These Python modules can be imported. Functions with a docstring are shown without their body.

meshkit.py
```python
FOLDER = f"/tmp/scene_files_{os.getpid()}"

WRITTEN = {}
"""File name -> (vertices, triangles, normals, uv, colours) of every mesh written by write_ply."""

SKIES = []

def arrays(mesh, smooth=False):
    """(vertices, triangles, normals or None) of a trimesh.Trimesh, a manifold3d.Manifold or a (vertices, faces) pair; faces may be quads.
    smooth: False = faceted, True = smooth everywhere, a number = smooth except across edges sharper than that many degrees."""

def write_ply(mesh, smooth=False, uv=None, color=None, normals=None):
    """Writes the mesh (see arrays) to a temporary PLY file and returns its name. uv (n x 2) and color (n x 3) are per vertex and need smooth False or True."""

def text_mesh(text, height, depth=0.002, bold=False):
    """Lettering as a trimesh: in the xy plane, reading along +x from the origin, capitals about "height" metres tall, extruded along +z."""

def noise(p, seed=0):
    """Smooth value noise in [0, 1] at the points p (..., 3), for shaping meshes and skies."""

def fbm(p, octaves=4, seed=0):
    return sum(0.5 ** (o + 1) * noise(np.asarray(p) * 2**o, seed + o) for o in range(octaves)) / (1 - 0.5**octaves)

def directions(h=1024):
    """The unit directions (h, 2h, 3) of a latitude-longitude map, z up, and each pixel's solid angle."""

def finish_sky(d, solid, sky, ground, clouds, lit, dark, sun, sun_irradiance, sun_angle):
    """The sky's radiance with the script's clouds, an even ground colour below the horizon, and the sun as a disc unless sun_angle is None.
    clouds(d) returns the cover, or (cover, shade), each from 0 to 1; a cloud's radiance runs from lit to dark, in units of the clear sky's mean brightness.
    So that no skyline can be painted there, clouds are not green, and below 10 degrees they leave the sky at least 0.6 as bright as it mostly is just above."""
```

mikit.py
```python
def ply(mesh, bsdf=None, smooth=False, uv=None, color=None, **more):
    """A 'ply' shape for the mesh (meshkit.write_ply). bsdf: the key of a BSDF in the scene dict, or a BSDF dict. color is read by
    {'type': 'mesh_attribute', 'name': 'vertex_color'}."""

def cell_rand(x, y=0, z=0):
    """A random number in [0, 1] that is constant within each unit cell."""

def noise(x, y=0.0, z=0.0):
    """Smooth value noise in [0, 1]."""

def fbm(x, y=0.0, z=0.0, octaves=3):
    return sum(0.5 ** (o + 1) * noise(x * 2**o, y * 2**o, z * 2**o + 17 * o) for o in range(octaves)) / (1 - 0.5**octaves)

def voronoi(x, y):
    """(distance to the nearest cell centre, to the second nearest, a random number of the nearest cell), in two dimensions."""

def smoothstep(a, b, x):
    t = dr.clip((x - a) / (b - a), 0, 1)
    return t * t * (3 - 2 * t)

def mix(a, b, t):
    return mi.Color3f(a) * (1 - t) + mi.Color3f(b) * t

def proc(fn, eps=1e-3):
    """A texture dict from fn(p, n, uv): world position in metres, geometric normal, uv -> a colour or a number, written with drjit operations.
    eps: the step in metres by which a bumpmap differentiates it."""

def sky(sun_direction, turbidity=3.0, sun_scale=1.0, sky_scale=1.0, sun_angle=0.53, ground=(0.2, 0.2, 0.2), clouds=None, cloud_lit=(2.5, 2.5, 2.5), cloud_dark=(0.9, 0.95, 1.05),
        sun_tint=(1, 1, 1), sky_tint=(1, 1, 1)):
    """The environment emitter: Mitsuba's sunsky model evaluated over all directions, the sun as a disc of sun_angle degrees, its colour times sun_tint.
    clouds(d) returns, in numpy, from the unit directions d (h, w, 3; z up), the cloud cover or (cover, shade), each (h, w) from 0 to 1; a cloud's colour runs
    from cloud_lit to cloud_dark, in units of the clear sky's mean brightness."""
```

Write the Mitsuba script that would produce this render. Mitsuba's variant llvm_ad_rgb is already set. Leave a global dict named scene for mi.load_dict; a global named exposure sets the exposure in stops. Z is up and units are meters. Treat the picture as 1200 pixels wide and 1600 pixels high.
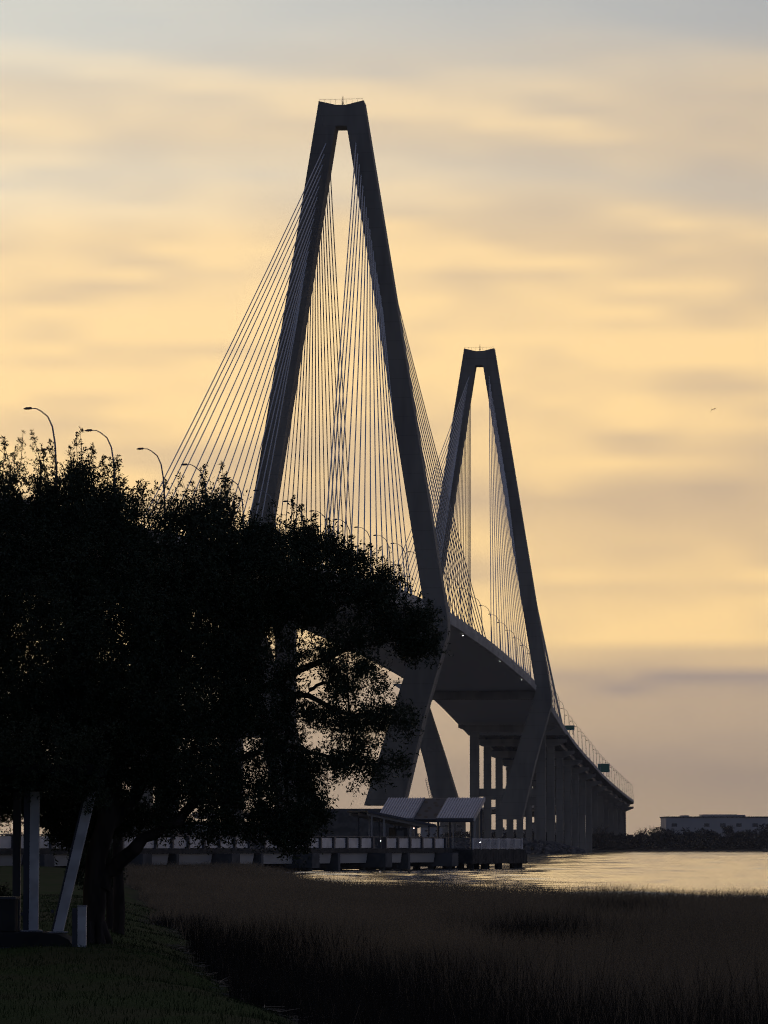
import math, numpy as np, trimesh, mitsuba as mi, mikit, meshkit
from mikit import ply, proc, fbm, noise, smoothstep, mix, cell_rand
T = mi.ScalarTransform4f
scene, labels = {}, {}

# ------------------------------------------------------------------ camera
CAM_Z, PITCH = 2.4, 4.69
_p = math.radians(PITCH)
scene['camera'] = {'type': 'perspective', 'fov': 2 * math.degrees(math.atan(600 / 6374)), 'fov_axis': 'x', 'near_clip': 1.0, 'far_clip': 60000.0,
                   'to_world': T().look_at(origin=[0, 0, CAM_Z], target=[0, math.cos(_p), CAM_Z + math.sin(_p)], up=[0, 0, 1])}
exposure = 1.3

# ------------------------------------------------------------------ sky: after sunset glow behind layered thin cloud, dusk blue overhead and behind
def clouds(d):
    """Layers of thin evening cloud all round the horizon, thinning towards the zenith; a low cloud bank near the horizon."""
    az = np.degrees(np.arctan2(d[..., 0], d[..., 1]))
    el = np.degrees(np.arcsin(np.clip(d[..., 2], -1, 1)))
    S = lambda a, b, x: (lambda t: t * t * (3 - 2 * t))(np.clip((x - a) / (b - a), 0, 1))
    def N(fx, fy, seed, oct=3, tilt=0.0):
        p = np.stack([az * fx, (el + tilt * az) * fy, np.zeros_like(az) + 3.7], -1)
        return meshkit.fbm(p, oct, seed)
    wisp = N(0.85, 4.6, 41, 2, 0.05)
    broad, streak, fine = N(0.10, 0.55, 3, 3, 0.05), N(0.16, 1.5, 8, 3, 0.06), N(0.45, 2.9, 21, 2, 0.03)
    side = np.clip(az / 6.0, -3, 3)                                   # the glow sits left of the bridge
    # shade: 0 = lit by the set sun, 1 = in the earth's shadow
    key_el = [0, 0.8, 1.6, 2.2, 2.5, 2.75, 3.1, 3.7, 4.3, 4.9, 5.6, 6.5, 7.4, 8.2, 9.2, 10.2, 12, 30, 90]
    key_sh = [.70, .76, .74, .66, .48, .30, .14, .28, .48, .42, .20, .06, .14, .24, .42, .34, .42, .6, .8]
    shade = np.interp(el + 0.35 * (broad - .5), key_el, key_sh)
    amp = np.interp(el, [0, 1.8, 2.6, 4, 8, 14], [.04, .10, .34, .5, .62, .6])
    shade = shade + amp * ((streak - .5) * 1.1 + (broad - .5) * 0.6 + (fine - .5) * 1.5 + (wisp - .5) * 1.7)
    shade = shade + np.interp(el, [2, 4, 7, 12], [0, .06, .13, .0]) * side
    shade = np.where(el > 3.3, np.minimum(shade, .34 + .5 * (shade - .34) * (shade > .34) + 0 * shade) * (shade > .34) + shade * (shade <= .34), shade)
    # the low cloud bank with a lumpy top
    top = 2.30 + 0.24 * (N(0.9, 0.0, 33, 3) - .5) + 0.55 * (N(0.28, 0.0, 35, 2) - .5) + 0.035 * np.clip(az, -5, 5)
    bank = S(0, .16, top - el) * S(0, .2, el - top + 0.34) * S(-1.5, 3.5, az + 3 * (N(.2, 0, 5, 2) - .5))
    shade = shade + 0.30 * bank
    # long bright streamers
    for e0, sl, w, a0, a1, k in ((11.09, -0.13, .14, -9, 4.2, .62), (9.77, -0.10, .11, -.9, 2.4, .30), (9.0, -0.07, .12, -9, -.9, .60), (10.35, -.09, .10, -9, -3.6, .30), (6.55, 0, .12, -9, -2.4, .34), (8.42, -.03, .13, -.4, 4.6, .28),
                                 (2.96, .0, .07, 1.2, 9, .50), (3.72, .0, .10, 1.0, 9, .22), (4.12, .0, .08, 1.0, 3.8, .22), (4.55, -.02, .08, 1.8, 5.2, .2), (5.55, -.02, .09, 1.6, 6, .2), (7.35, -.04, .12, -4.5, .5, .25), (7.0, .01, .10, .8, 9, .2), (10.9, -.06, .09, -2.5, 2.0, .2)):
        line = el - e0 - sl * (az + 5.4) - .07 * (N(.5, 0, 50, 2) - .5)
        shade = shade - 1.35 * k * np.exp(-(line / w) ** 2) * S(a0, a0 + 2, az) * S(0, 2.4, a1 - az) * (.45 + 1.1 * fine)
    cover = np.interp(el + 1.2 * (broad - .5) + .7 * (streak - .5), [0, 5.0, 7.0, 8.5, 9.2, 9.9, 10.6, 11.3, 12, 30, 60], [.97, .95, .88, .80, .50, .66, .56, .26, .18, .25, .2])
    cover = cover * np.interp(np.abs(az + 8), [0, 25, 80, 130, 180], [1, 1, .5, .24, .18])
    shade = shade + np.interp(np.abs(az + 8), [0, 12, 45, 90, 180], [0, .05, .5, .85, 1.0])
    return np.clip(cover, 0, 1), np.clip(shade, 0, 1)

_az, _el = math.radians(-9), math.radians(12)
scene['sky'] = mikit.sky([math.sin(_az) * math.cos(_el), math.cos(_az) * math.cos(_el), math.sin(_el)], turbidity=5, sun_scale=0.0, sky_scale=1.0,
                         ground=(0.06, 0.06, 0.06), sky_tint=(0.275, 0.388, 0.743), clouds=clouds, cloud_lit=(15.075, 10.284, 4.622), cloud_dark=(5.826, 4.531, 3.828))

# ------------------------------------------------------------------ helpers
rng = np.random.default_rng(7)
_count = {}

def key_for(name, parent=None):
    k = (parent + '__' if parent else '') + name
    n = _count.get(k, 0)
    _count[k] = n + 1
    return k if n == 0 else f'{k}_{n:03d}'

def obj(name, mesh, bsdf, parent=None, smooth=False, label=None, category=None, group=None, kind=None, to_world=None, **more):
    k = key_for(name, parent)
    if isinstance(mesh, MB):
        mesh = mesh.mesh()
    d = dict(mesh) if isinstance(mesh, dict) else ply(mesh, bsdf, smooth=smooth)
    d.update(more)
    if to_world is not None:
        d['to_world'] = to_world
    scene[k] = d
    tag(k, label, category, group, kind)
    return k

def tag(k, label=None, category=None, group=None, kind=None):
    e = {a: b for a, b in (('label', label), ('category', category), ('group', group), ('kind', kind)) if b}
    if e:
        labels[k] = {**labels.get(k, {}), **e}

def thing(name, label, category, group=None, kind=None):
    k = key_for(name)
    tag(k, label, category, group, kind)
    return k

class MB:
    """Collects boxes, tubes and prisms into one mesh."""
    def __init__(self):
        self.v, self.f, self.n = [], [], 0
    def add(self, v, f):
        v = np.asarray(v, float); f = np.asarray(f, int)
        if f.shape[1] == 4:
            f = np.vstack([f[:, [0, 1, 2]], f[:, [0, 2, 3]]])
        self.v.append(v); self.f.append(f + self.n); self.n += len(v)
        return self
    HEX = np.array([[0, 3, 2, 1], [4, 5, 6, 7], [0, 1, 5, 4], [1, 2, 6, 5], [2, 3, 7, 6], [3, 0, 4, 7]])
    def hexa(self, eight):
        return self.add(eight, self.HEX)
    def box(self, c, size, rot=0.0):
        sx, sy, sz = (x / 2 for x in size)
        v = np.array([[-sx, -sy, -sz], [sx, -sy, -sz], [sx, sy, -sz], [-sx, sy, -sz], [-sx, -sy, sz], [sx, -sy, sz], [sx, sy, sz], [-sx, sy, sz]])
        ca, sa = math.cos(rot), math.sin(rot)
        v = v @ np.array([[ca, sa, 0], [-sa, ca, 0], [0, 0, 1]])
        return self.hexa(v + np.asarray(c, float))
    def bar(self, p0, p1, w, h, up=(0, 0, 1)):
        p0, p1 = np.asarray(p0, float), np.asarray(p1, float)
        t = p1 - p0; t /= np.linalg.norm(t)
        a = np.cross(t, up); a /= np.linalg.norm(a); b = np.cross(a, t)
        v = [p + sa * a * w / 2 + sb * b * h / 2 for p in (p0, p1) for sa, sb in ((-1, -1), (1, -1), (1, 1), (-1, 1))]
        return self.hexa(np.array(v))
    def tube(self, pts, radii, sides=6):
        p = np.asarray(pts, float); k = len(p)
        t = np.gradient(p, axis=0); t /= np.linalg.norm(t, axis=1, keepdims=True) + 1e-12
        ref = np.where(np.abs(t[:, 2:]) < 0.9, [0, 0, 1.0], [1.0, 0, 0])
        a = np.cross(t, ref); a /= np.linalg.norm(a, axis=1, keepdims=True)
        for i in range(1, k):                                   # keep the frame from flipping
            if a[i] @ a[i - 1] < 0: a[i] = -a[i]
        b = np.cross(t, a)
        g = np.arange(sides) * 2 * np.pi / sides
        r = np.broadcast_to(radii, (k,))[:, None, None]
        v = p[:, None] + r * (np.cos(g)[None, :, None] * a[:, None] + np.sin(g)[None, :, None] * b[:, None])
        i, j = np.meshgrid(np.arange(k - 1), np.arange(sides), indexing='ij')
        j2 = (j + 1) % sides
        q = np.stack([i * sides + j, i * sides + j2, (i + 1) * sides + j2, (i + 1) * sides + j], -1).reshape(-1, 4)
        f = np.vstack([q[:, [0, 1, 2]], q[:, [0, 2, 3]]])
        c0 = [[0, m + 1, m] for m in range(1, sides - 1)]
        o = (k - 1) * sides
        c1 = [[o, o + m, o + m + 1] for m in range(1, sides - 1)]
        return self.add(v.reshape(-1, 3), np.vstack([f, c0, c1]))
    def extrude(self, poly, f3):
        """poly: list of 2-D points; f3(p, k) -> 3-D point on face k = 0 or 1."""
        from shapely.geometry import Polygon
        poly = np.asarray(poly, float)
        vv, ff = trimesh.creation.triangulate_polygon(Polygon(poly), engine='earcut')
        n = len(vv)
        a = np.array([f3(p, 0) for p in vv]); b = np.array([f3(p, 1) for p in vv])
        self.add(a, ff); self.add(b, ff[:, ::-1])
        m = len(poly)
        sa = np.array([f3(p, 0) for p in poly]); sb = np.array([f3(p, 1) for p in poly])
        for i in range(m):
            j = (i + 1) % m
            self.add([sa[i], sa[j], sb[j], sb[i]], [[0, 1, 2, 3]])
        return self
    def mesh(self):
        m = trimesh.Trimesh(np.vstack(self.v), np.vstack(self.f), process=False)
        return m

# ------------------------------------------------------------------ materials
def principled(rgb, rough=0.7, **kw):
    return {'type': 'twosided', 'b': {'type': 'principled', 'base_color': rgb if isinstance(rgb, dict) else {'type': 'rgb', 'value': list(rgb)}, 'roughness': rough, **kw}}

def mottled(a, b, scale, streak=1.0, lo=.3, hi=.7, oct=3):
    return proc(lambda p, n, uv: mix(a, b, smoothstep(lo, hi, fbm(p.x * scale, p.y * scale, p.z * scale * streak, oct))))

def concrete_color(p, n, uv):
    weather = smoothstep(.35, .75, fbm(p.x * .35, p.y * .35, p.z * .05, 4))        # rain streaks run down the faces
    lift = smoothstep(.93, .99, p.z / 4.5 - mi.Float(dr.floor(p.z / 4.5)))         # pour lines
    return mix((.275, .255, .205), (.19, .178, .148), weather) * (1 - .18 * lift)

import drjit as dr
scene['concrete'] = principled(proc(concrete_color), .8, specular=.3)
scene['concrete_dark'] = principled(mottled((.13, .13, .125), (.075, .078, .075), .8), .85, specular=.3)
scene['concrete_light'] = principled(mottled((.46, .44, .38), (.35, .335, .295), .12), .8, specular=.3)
scene['soffit_paint'] = principled((.42, .41, .37), .8)
scene['cable_sheath'] = principled((.80, .79, .74), .45)
scene['galvanised'] = principled((.34, .35, .36), .5, metallic=.2)
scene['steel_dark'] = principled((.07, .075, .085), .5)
scene['white_paint'] = principled(mottled((.72, .73, .73), (.55, .56, .55), 3.0), .5)
scene['post_paint'] = principled(mottled((.80, .79, .74), (.58, .57, .53), 4.0), .55)
scene['panel_white'] = principled(mottled((.70, .69, .66), (.54, .54, .52), .9), .45)
scene['sign_green'] = principled((.04, .2, .12), .5)
scene['sign_white'] = principled((.75, .75, .75), .5)
scene['asphalt'] = principled((.05, .05, .05), .9)
scene['timber_dark'] = principled(mottled((.055, .055, .05), (.028, .03, .03), 1.5), .8, specular=.3)
scene['tar_timber'] = principled((.018, .018, .018), .9, specular=.1)
scene['roof_metal'] = principled(mottled((.44, .445, .45), (.34, .345, .35), 1.0), .5)
scene['seam_metal_lit'] = principled((.74, .74, .74), .45)  # paler than the roof metal: light on the raised ribs painted in
scene['roof_dark'] = principled(proc(lambda p, n, uv: mix((.036, .05, .068), (.010, .011, .012), 1 - smoothstep(.20, .30, mikit.voronoi(p.x * 1.15, p.z * 1.9)[0]))), .6)
scene['bark'] = principled(mottled((.075, .06, .048), (.03, .025, .02), 7.0, .25), .9, specular=.2)
scene['leaf'] = principled(mottled((.034, .052, .022), (.05, .068, .03), 2.5), .55, specular=.3)
scene['leaf_far'] = principled(mottled((.040, .042, .034), (.062, .058, .046), .15), .9, specular=.1)
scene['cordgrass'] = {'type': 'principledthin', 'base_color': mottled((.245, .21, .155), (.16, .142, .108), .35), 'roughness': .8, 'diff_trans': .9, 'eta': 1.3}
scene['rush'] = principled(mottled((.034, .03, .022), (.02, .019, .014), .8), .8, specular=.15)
scene['turf'] = principled(mottled((.026, .052, .012), (.042, .056, .018), .9), .8, specular=.15)
scene['wrack_stem'] = principled(mottled((.34, .29, .2), (.2, .17, .12), 3), .85)
scene['rock'] = principled(mottled((.17, .165, .155), (.08, .08, .08), .7), .85, specular=.2)
scene['cladding'] = principled(proc(lambda p, n, uv: mix((.52, .50, .45), (.38, .37, .34), smoothstep(.3, .7, fbm(p.x * .05, p.y * .05, p.z * .03, 3)))), .8)
scene['window_dark'] = principled((.05, .055, .06), .15)
scene['feather_dark'] = principled((.06, .05, .045), .8)

def shore_edge(Y):
    return np.interp(Y, [0, 20, 37, 52, 69, 131, 200, 350, 520], [2.6, 1.0, -.2, -1.6, -3.2, -7.0, -12.0, -25.5, -42])

def ground_color(p, n, uv):
    lawn = smoothstep(.42, .62, p.z + .08 * (fbm(p.x * 1.3, p.y * .6, 0, 3) - .5))
    soil = mix((.045, .04, .03), (.025, .022, .018), fbm(p.x * .7, p.y * .3, 1.0, 3))
    grass = mix((.028, .05, .012), (.045, .05, .02), smoothstep(.35, .7, fbm(p.x * .9, p.y * .35, 4.0, 4)))
    return mix(soil, grass, lawn)

scene['ground_mat'] = principled(proc(ground_color), .95, specular=.1)

scene['water_mat'] = principled((.012, .018, .02), .08, specular=.8)

# ------------------------------------------------------------------ setting
def S(a, b, x):
    t = np.clip((x - a) / (b - a), 0, 1); return t * t * (3 - 2 * t)

def grid(xs, ys, zf):
    X, Y = np.meshgrid(xs, ys, indexing='ij')
    v = np.stack([X, Y, zf(X, Y)], -1).reshape(-1, 3)
    nx, ny = len(xs), len(ys)
    i, j = np.meshgrid(np.arange(nx - 1), np.arange(ny - 1), indexing='ij')
    q = np.stack([i * ny + j, (i + 1) * ny + j, (i + 1) * ny + j + 1, i * ny + j + 1], -1).reshape(-1, 4)
    return v, q

def ground_z(X, Y):
    X, Y = np.broadcast_arrays(np.asarray(X, float), np.asarray(Y, float))
    wob = meshkit.fbm(np.stack([X * .25, Y * .12, X * 0], -1), 3, 4) - .5
    e = shore_edge(Y) + 1.6 * wob
    w = 1.2 + Y * .012
    lawn = 1 - S(-w, w * .6, X - e)
    z = .16 + .06 * wob + .72 * lawn + .10 * (meshkit.fbm(np.stack([X * .6, Y * .3, X * 0], -1), 3, 9) - .5) * (.3 + lawn)
    edge = marsh_end(X) + 5 * wob
    return np.where(lawn > .5, z, z - 1.3 * S(0, 7, Y - edge))

def marsh_end(X):
    return np.interp(X, [-40, -22, -16.9, -11.3, -7.3, -4.9, -3.4, -1.2, 2, 8, 15, 40], [520, 470, 430, 360, 290, 240, 205, 178, 160, 147, 140, 132])

# water: one sheet to beyond the far bank, its ripples real; finest where the river is seen between marsh and far shore
wk = np.concatenate([[-3, -.8, -.3, -.18], np.linspace(-.135, .135, 190), [.18, .3, .8, 3]])
wy = np.concatenate([[-6000, -1000, 0, 90], 120 * np.exp(np.arange(0, math.log(2150 / 120), .0026)), [2300, 3500, 6000, 9000]])
WK, WY = np.meshgrid(wk, wy, indexing='ij')
WX = WK * np.maximum(WY, 100)
wz = np.zeros_like(WX)
wr = np.random.default_rng(5)
patch = .55 + .9 * meshkit.fbm(np.stack([WX * .01, WY * .006, WX * 0], -1), 3, 61)
for lam in np.geomspace(.8, 24, 38):
    th = wr.normal(math.radians(-75), .55)
    kx, ky = 2 * np.pi / lam * math.cos(th), 2 * np.pi / lam * math.sin(th)
    amp = .0155 * lam / 6.283
    keep = S(3.2, 6.5, lam / (WY * .0026 * abs(math.sin(th)) + WY * .0014 * abs(math.cos(th)) + 1e-6))
    wz += keep * amp * np.sin(kx * WX + ky * WY + wr.uniform(0, 6.28))
wz *= .15 + .85 * S(0, 30, WY - np.interp(WX, [-60, -22, -16.9, -11.3, -7.3, -4.9, -3.4, -1.2, 2, 8, 15, 40], [520, 470, 430, 360, 290, 240, 205, 178, 160, 147, 140, 132]) + 8)
wz *= patch * (np.abs(WK) < .14) * (WY > 110) * (WY < 2160)
ny = len(wy); i, j = np.meshgrid(np.arange(len(wk) - 1), np.arange(ny - 1), indexing='ij')
q = np.stack([i * ny + j, (i + 1) * ny + j, (i + 1) * ny + j + 1, i * ny + j + 1], -1).reshape(-1, 4)
obj('river', (np.stack([WX, WY, wz], -1).reshape(-1, 3), q), 'water_mat', smooth=True, label='rippled river reflecting the evening sky behind the marsh', kind='structure')
v, q = grid(np.concatenate([np.linspace(-90, -30, 16), np.linspace(-29, 29, 146), np.linspace(31, 90, 16)]), np.concatenate([np.linspace(-20, 20, 14), np.linspace(20.6, 130, 200), np.linspace(132, 560, 110)]), ground_z)
obj('shore_ground', (v, q), 'ground_mat', smooth=True, label='low shore with dark lawn on the left sloping into marsh mud', kind='structure')
fx = np.concatenate([np.linspace(-1500, -400, 12), np.linspace(-390, 500, 110), np.linspace(520, 1500, 12)])
v, q = grid(fx, np.concatenate([np.linspace(1960, 2120, 22), np.linspace(2150, 3600, 12)]),
            lambda X, Y: -1.2 + 2.0 * S(0, 70, Y - (2030 - .06 * X + 26 * (meshkit.fbm(np.stack([X * .008, X * 0, X * 0], -1), 3, 2) - .5))) + .4 * S(2080, 2600, Y))
obj('far_shore', (v, q), 'leaf_far', smooth=True, label='flat far river bank below the trees', kind='structure')

# ------------------------------------------------------------------ the bridge
B0, B1 = np.array([-9.9, 961.0]), np.array([34.1, 1444.0])
SPAN = float(np.linalg.norm(B1 - B0))
BU = (B1 - B0) / SPAN
TH0 = math.atan2(BU[0], BU[1])
from scipy.interpolate import PchipInterpolator
deck_z = PchipInterpolator([-900, -700, -512, -338, -200, -100, 0, 100, 235, 350, 475, 560, 682, 762, 896, 1000, 1127, 1328, 1572, 1900, 2300],
                           [22.5, 31.2, 39.0, 46.5, 52.3, 56.4, 59.4, 61.1, 61.5, 61.0, 59.7, 56.9, 51.3, 47.6, 43.6, 41.2, 37.9, 34.6, 31.4, 28.5, 25])
BEND, RAD = 1640.0, 420.0

def axis(s):
    """Centre line: (x, y, heading). Straight, then bending left."""
    if s <= BEND:
        p = B0 + BU * s; th = TH0
    else:
        a = (s - BEND) / RAD; th = TH0 - a
        c = B0 + BU * BEND + RAD * np.array([-math.cos(TH0), math.sin(TH0)])
        p = c + RAD * np.array([math.cos(th), -math.sin(th)])
    return p, th

def bp(s, w, z):
    """Bridge coordinates: s along (0 at the near tower), w to the right, z up."""
    p, th = axis(s)
    return np.array([p[0] + math.cos(th) * w, p[1] - math.sin(th) * w, z])

def bdz(s): return float(deck_z(s))

bridge = thing('cable_stayed_bridge', 'long cable-stayed bridge with two tall diamond-shaped concrete towers crossing the river', 'bridge')

def sweep(mb, section, ss):
    """section: closed polygon of (w, dz) relative to the deck top."""
    k = len(section)
    v = np.array([bp(s, w, bdz(s) + dz) for s in ss for w, dz in section])
    i, j = np.meshgrid(np.arange(len(ss) - 1), np.arange(k), indexing='ij')
    j2 = (j + 1) % k
    q = np.stack([i * k + j, i * k + j2, (i + 1) * k + j2, (i + 1) * k + j], -1).reshape(-1, 4)
    mb.add(v, q)
    caps = [[0, m + 1, m] for m in range(1, k - 1)]
    o = (len(ss) - 1) * k
    mb.add(v, caps + [[o, o + m, o + m + 1] for m in range(1, k - 1)])
    return mb

def rect(w0, w1, z0, z1): return [(w0, z0), (w1, z0), (w1, z1), (w0, z1)]
ALL = np.concatenate([np.arange(-880, BEND, 20.0), np.arange(BEND, 2200, 25.0)])
STAY = np.arange(-230.0, 717, 10)
HW = 19.6
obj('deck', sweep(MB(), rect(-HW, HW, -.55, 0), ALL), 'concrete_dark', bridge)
obj('roadway', sweep(MB(), rect(-HW + 1.6, HW - 1.6, .004, .06), ALL), 'asphalt', bridge)
for w in (-1, 1):
    a, b = sorted((w * (HW - .42), w * (HW + .004)))
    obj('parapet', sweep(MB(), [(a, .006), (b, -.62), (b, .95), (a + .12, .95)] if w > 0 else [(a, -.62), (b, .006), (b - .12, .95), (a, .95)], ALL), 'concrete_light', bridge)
    a, b = sorted((w * (HW - .9), w * (HW + .35)))
    obj('edge_girder', sweep(MB(), [(a, -2.3), (b, -2.3), (b + (.25 if w > 0 else 0), -.63), (a - (.25 if w < 0 else 0), -.63)], STAY), 'concrete_light', bridge)
# main-span wind fairing panel near the tower, proud of the edge girder, with a square end
obj('edge_fairing', sweep(MB(), rect(HW + .62, HW + 1.15, -2.6, -.2), np.linspace(38, 118, 9)), 'concrete_light', bridge)
obj('soffit', sweep(MB(), [(-HW + .92, -2.12), (0, -2.3), (HW - .92, -2.12), (HW - .92, -2.0), (-HW + .92, -2.0)], STAY), 'soffit_paint', bridge)
for s0, s1 in ((-880, -236), (722, 2200)):
    ss = ALL[(ALL >= s0) & (ALL <= s1)]
    for w in np.linspace(-15, 15, 6):
        obj('approach_girder', sweep(MB(), [(w - .55, -3.0), (w + .55, -3.0), (w + .55, -2.9), (w + .12, -2.85), (w + .12, -.56), (w - .12, -.56), (w - .12, -2.85), (w - .55, -2.9)], ss), 'steel_dark', bridge)

# towers
OUT = [(5.35, 179), (25.3, 55.5), (25.3, 52.0), (20.1, 34.0), (14.8, 12.0)]
INN = [(5.7, 12.0), (12.6, 34.5), (18.6, 53.0), (19.9, 57.5), (1.35, 173.0)]
def leg_depth(z): return float(np.interp(z, [10, 52, 100, 180], [5.2, 4.4, 3.9, 3.4]))

def tower(s0):
    t = key_for('tower', bridge)
    for sg in (-1, 1):
        def f3(p, k, sg=sg):
            return bp(s0 + (-1, 1)[k] * leg_depth(p[1]), sg * p[0], p[1])
        obj('leg', MB().extrude([(5.35, 178.9)] + OUT[1:] + INN, f3), 'concrete', t)
    # crosshead with its shallow V top
    def f3(p, k): return bp(s0 + (-1, 1)[k] * (leg_depth(p[1]) + .02), p[0], p[1])
    obj('crosshead', MB().extrude([(-5.38, 179), (-1.2, 178.0), (1.2, 178.0), (5.38, 179), (4.0, 171.7 + 1.3), (-4.0, 171.7 + 1.3)], f3), 'concrete', t)
    zb = bdz(s0) - .62
    mb = MB(); v = [bp(s0 + a, w, z) for z in (zb - 4.6, zb - 1.75) for a, w in ((-2.9, -20.5), (2.9, -20.5), (2.9, 20.5), (-2.9, 20.5))]
    obj('cross_beam', mb.hexa(np.array(v)), 'concrete', t)
    mb = MB(); v = [bp(s0 + a, w, z) for z in (-1.5, 11.2 if s0 == 0 else 5.5) for a, w in ((-10, -17), (10, -17), (10, 17), (-10, 17))]
    obj('footing', mb.hexa(np.array(v)), 'concrete_dark', t)
    mb = MB()
    for a in (-2.9,):
        mb.tube([bp(s0 + a, -5.2, 179.45), bp(s0 + a, 5.2, 179.45)], .035, 4)
        for w in np.linspace(-5.2, 5.2, 9):
            mb.tube([bp(s0 + a, w, 177.9 + .24 * max(0, abs(w) - 1.2)), bp(s0 + a, w, 179.45)], .03, 4)
    obj('railing', mb, 'galvanised', t)
    mb = MB().tube([bp(s0, .1, 177.9), bp(s0, .1, 180.6)], .12, 6).box(bp(s0, .1, 179.0), (.35, .35, .5))
    obj('beacon_mast', mb, 'steel_dark', t)
    # inspection ladder cage up the outer edge of the left lower leg
    mb = MB(); e0, e1 = np.array([14.8, 12.0]), np.array([18.0, 26.0])
    for off in (.25, 1.15):
        mb.tube([bp(s0 - 4.2, -(e0[0] + off), e0[1] - .6), bp(s0 - 4.2, -(e1[0] + off), e1[1])], .09, 4)
    for k in np.linspace(0, 1, 22):
        e = e0 + (e1 - e0) * k
        mb.tube([bp(s0 - 4.2, -(e[0] + .1), e[1]), bp(s0 - 4.2, -(e[0] + 1.2), e[1] + .4)], .06, 4)
    obj('ladder', mb, 'galvanised', t)
    # deck widens round the left leg into a lookout with its own rail
    mb = MB(); zd = bdz(s0)
    v = [bp(s0 + a, w, z) for z in (zd - 1.6, zd + .03) for a, w in ((-9, -30.5 + (z < zd) * 2.5), (9, -30.5 + (z < zd) * 2.5), (9, -HW - .6), (-9, -HW - .6))]
    obj('lookout', mb.hexa(np.array(v)), 'concrete_light', t)
    mb = MB()
    for zz in (.5, .85, 1.25):
        mb.tube([bp(s0 - 8.8, -HW - 1, zd + zz), bp(s0 - 8.8, -30.3, zd + zz), bp(s0 + 8.8, -30.3, zd + zz)], .06, 4)
    for w in np.linspace(-30.3, -HW - 1, 9):
        mb.tube([bp(s0 - 8.8, w, zd), bp(s0 - 8.8, w, zd + 1.25)], .05, 4)
    obj('lookout_rail', mb, 'galvanised', t)
    return t

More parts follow.
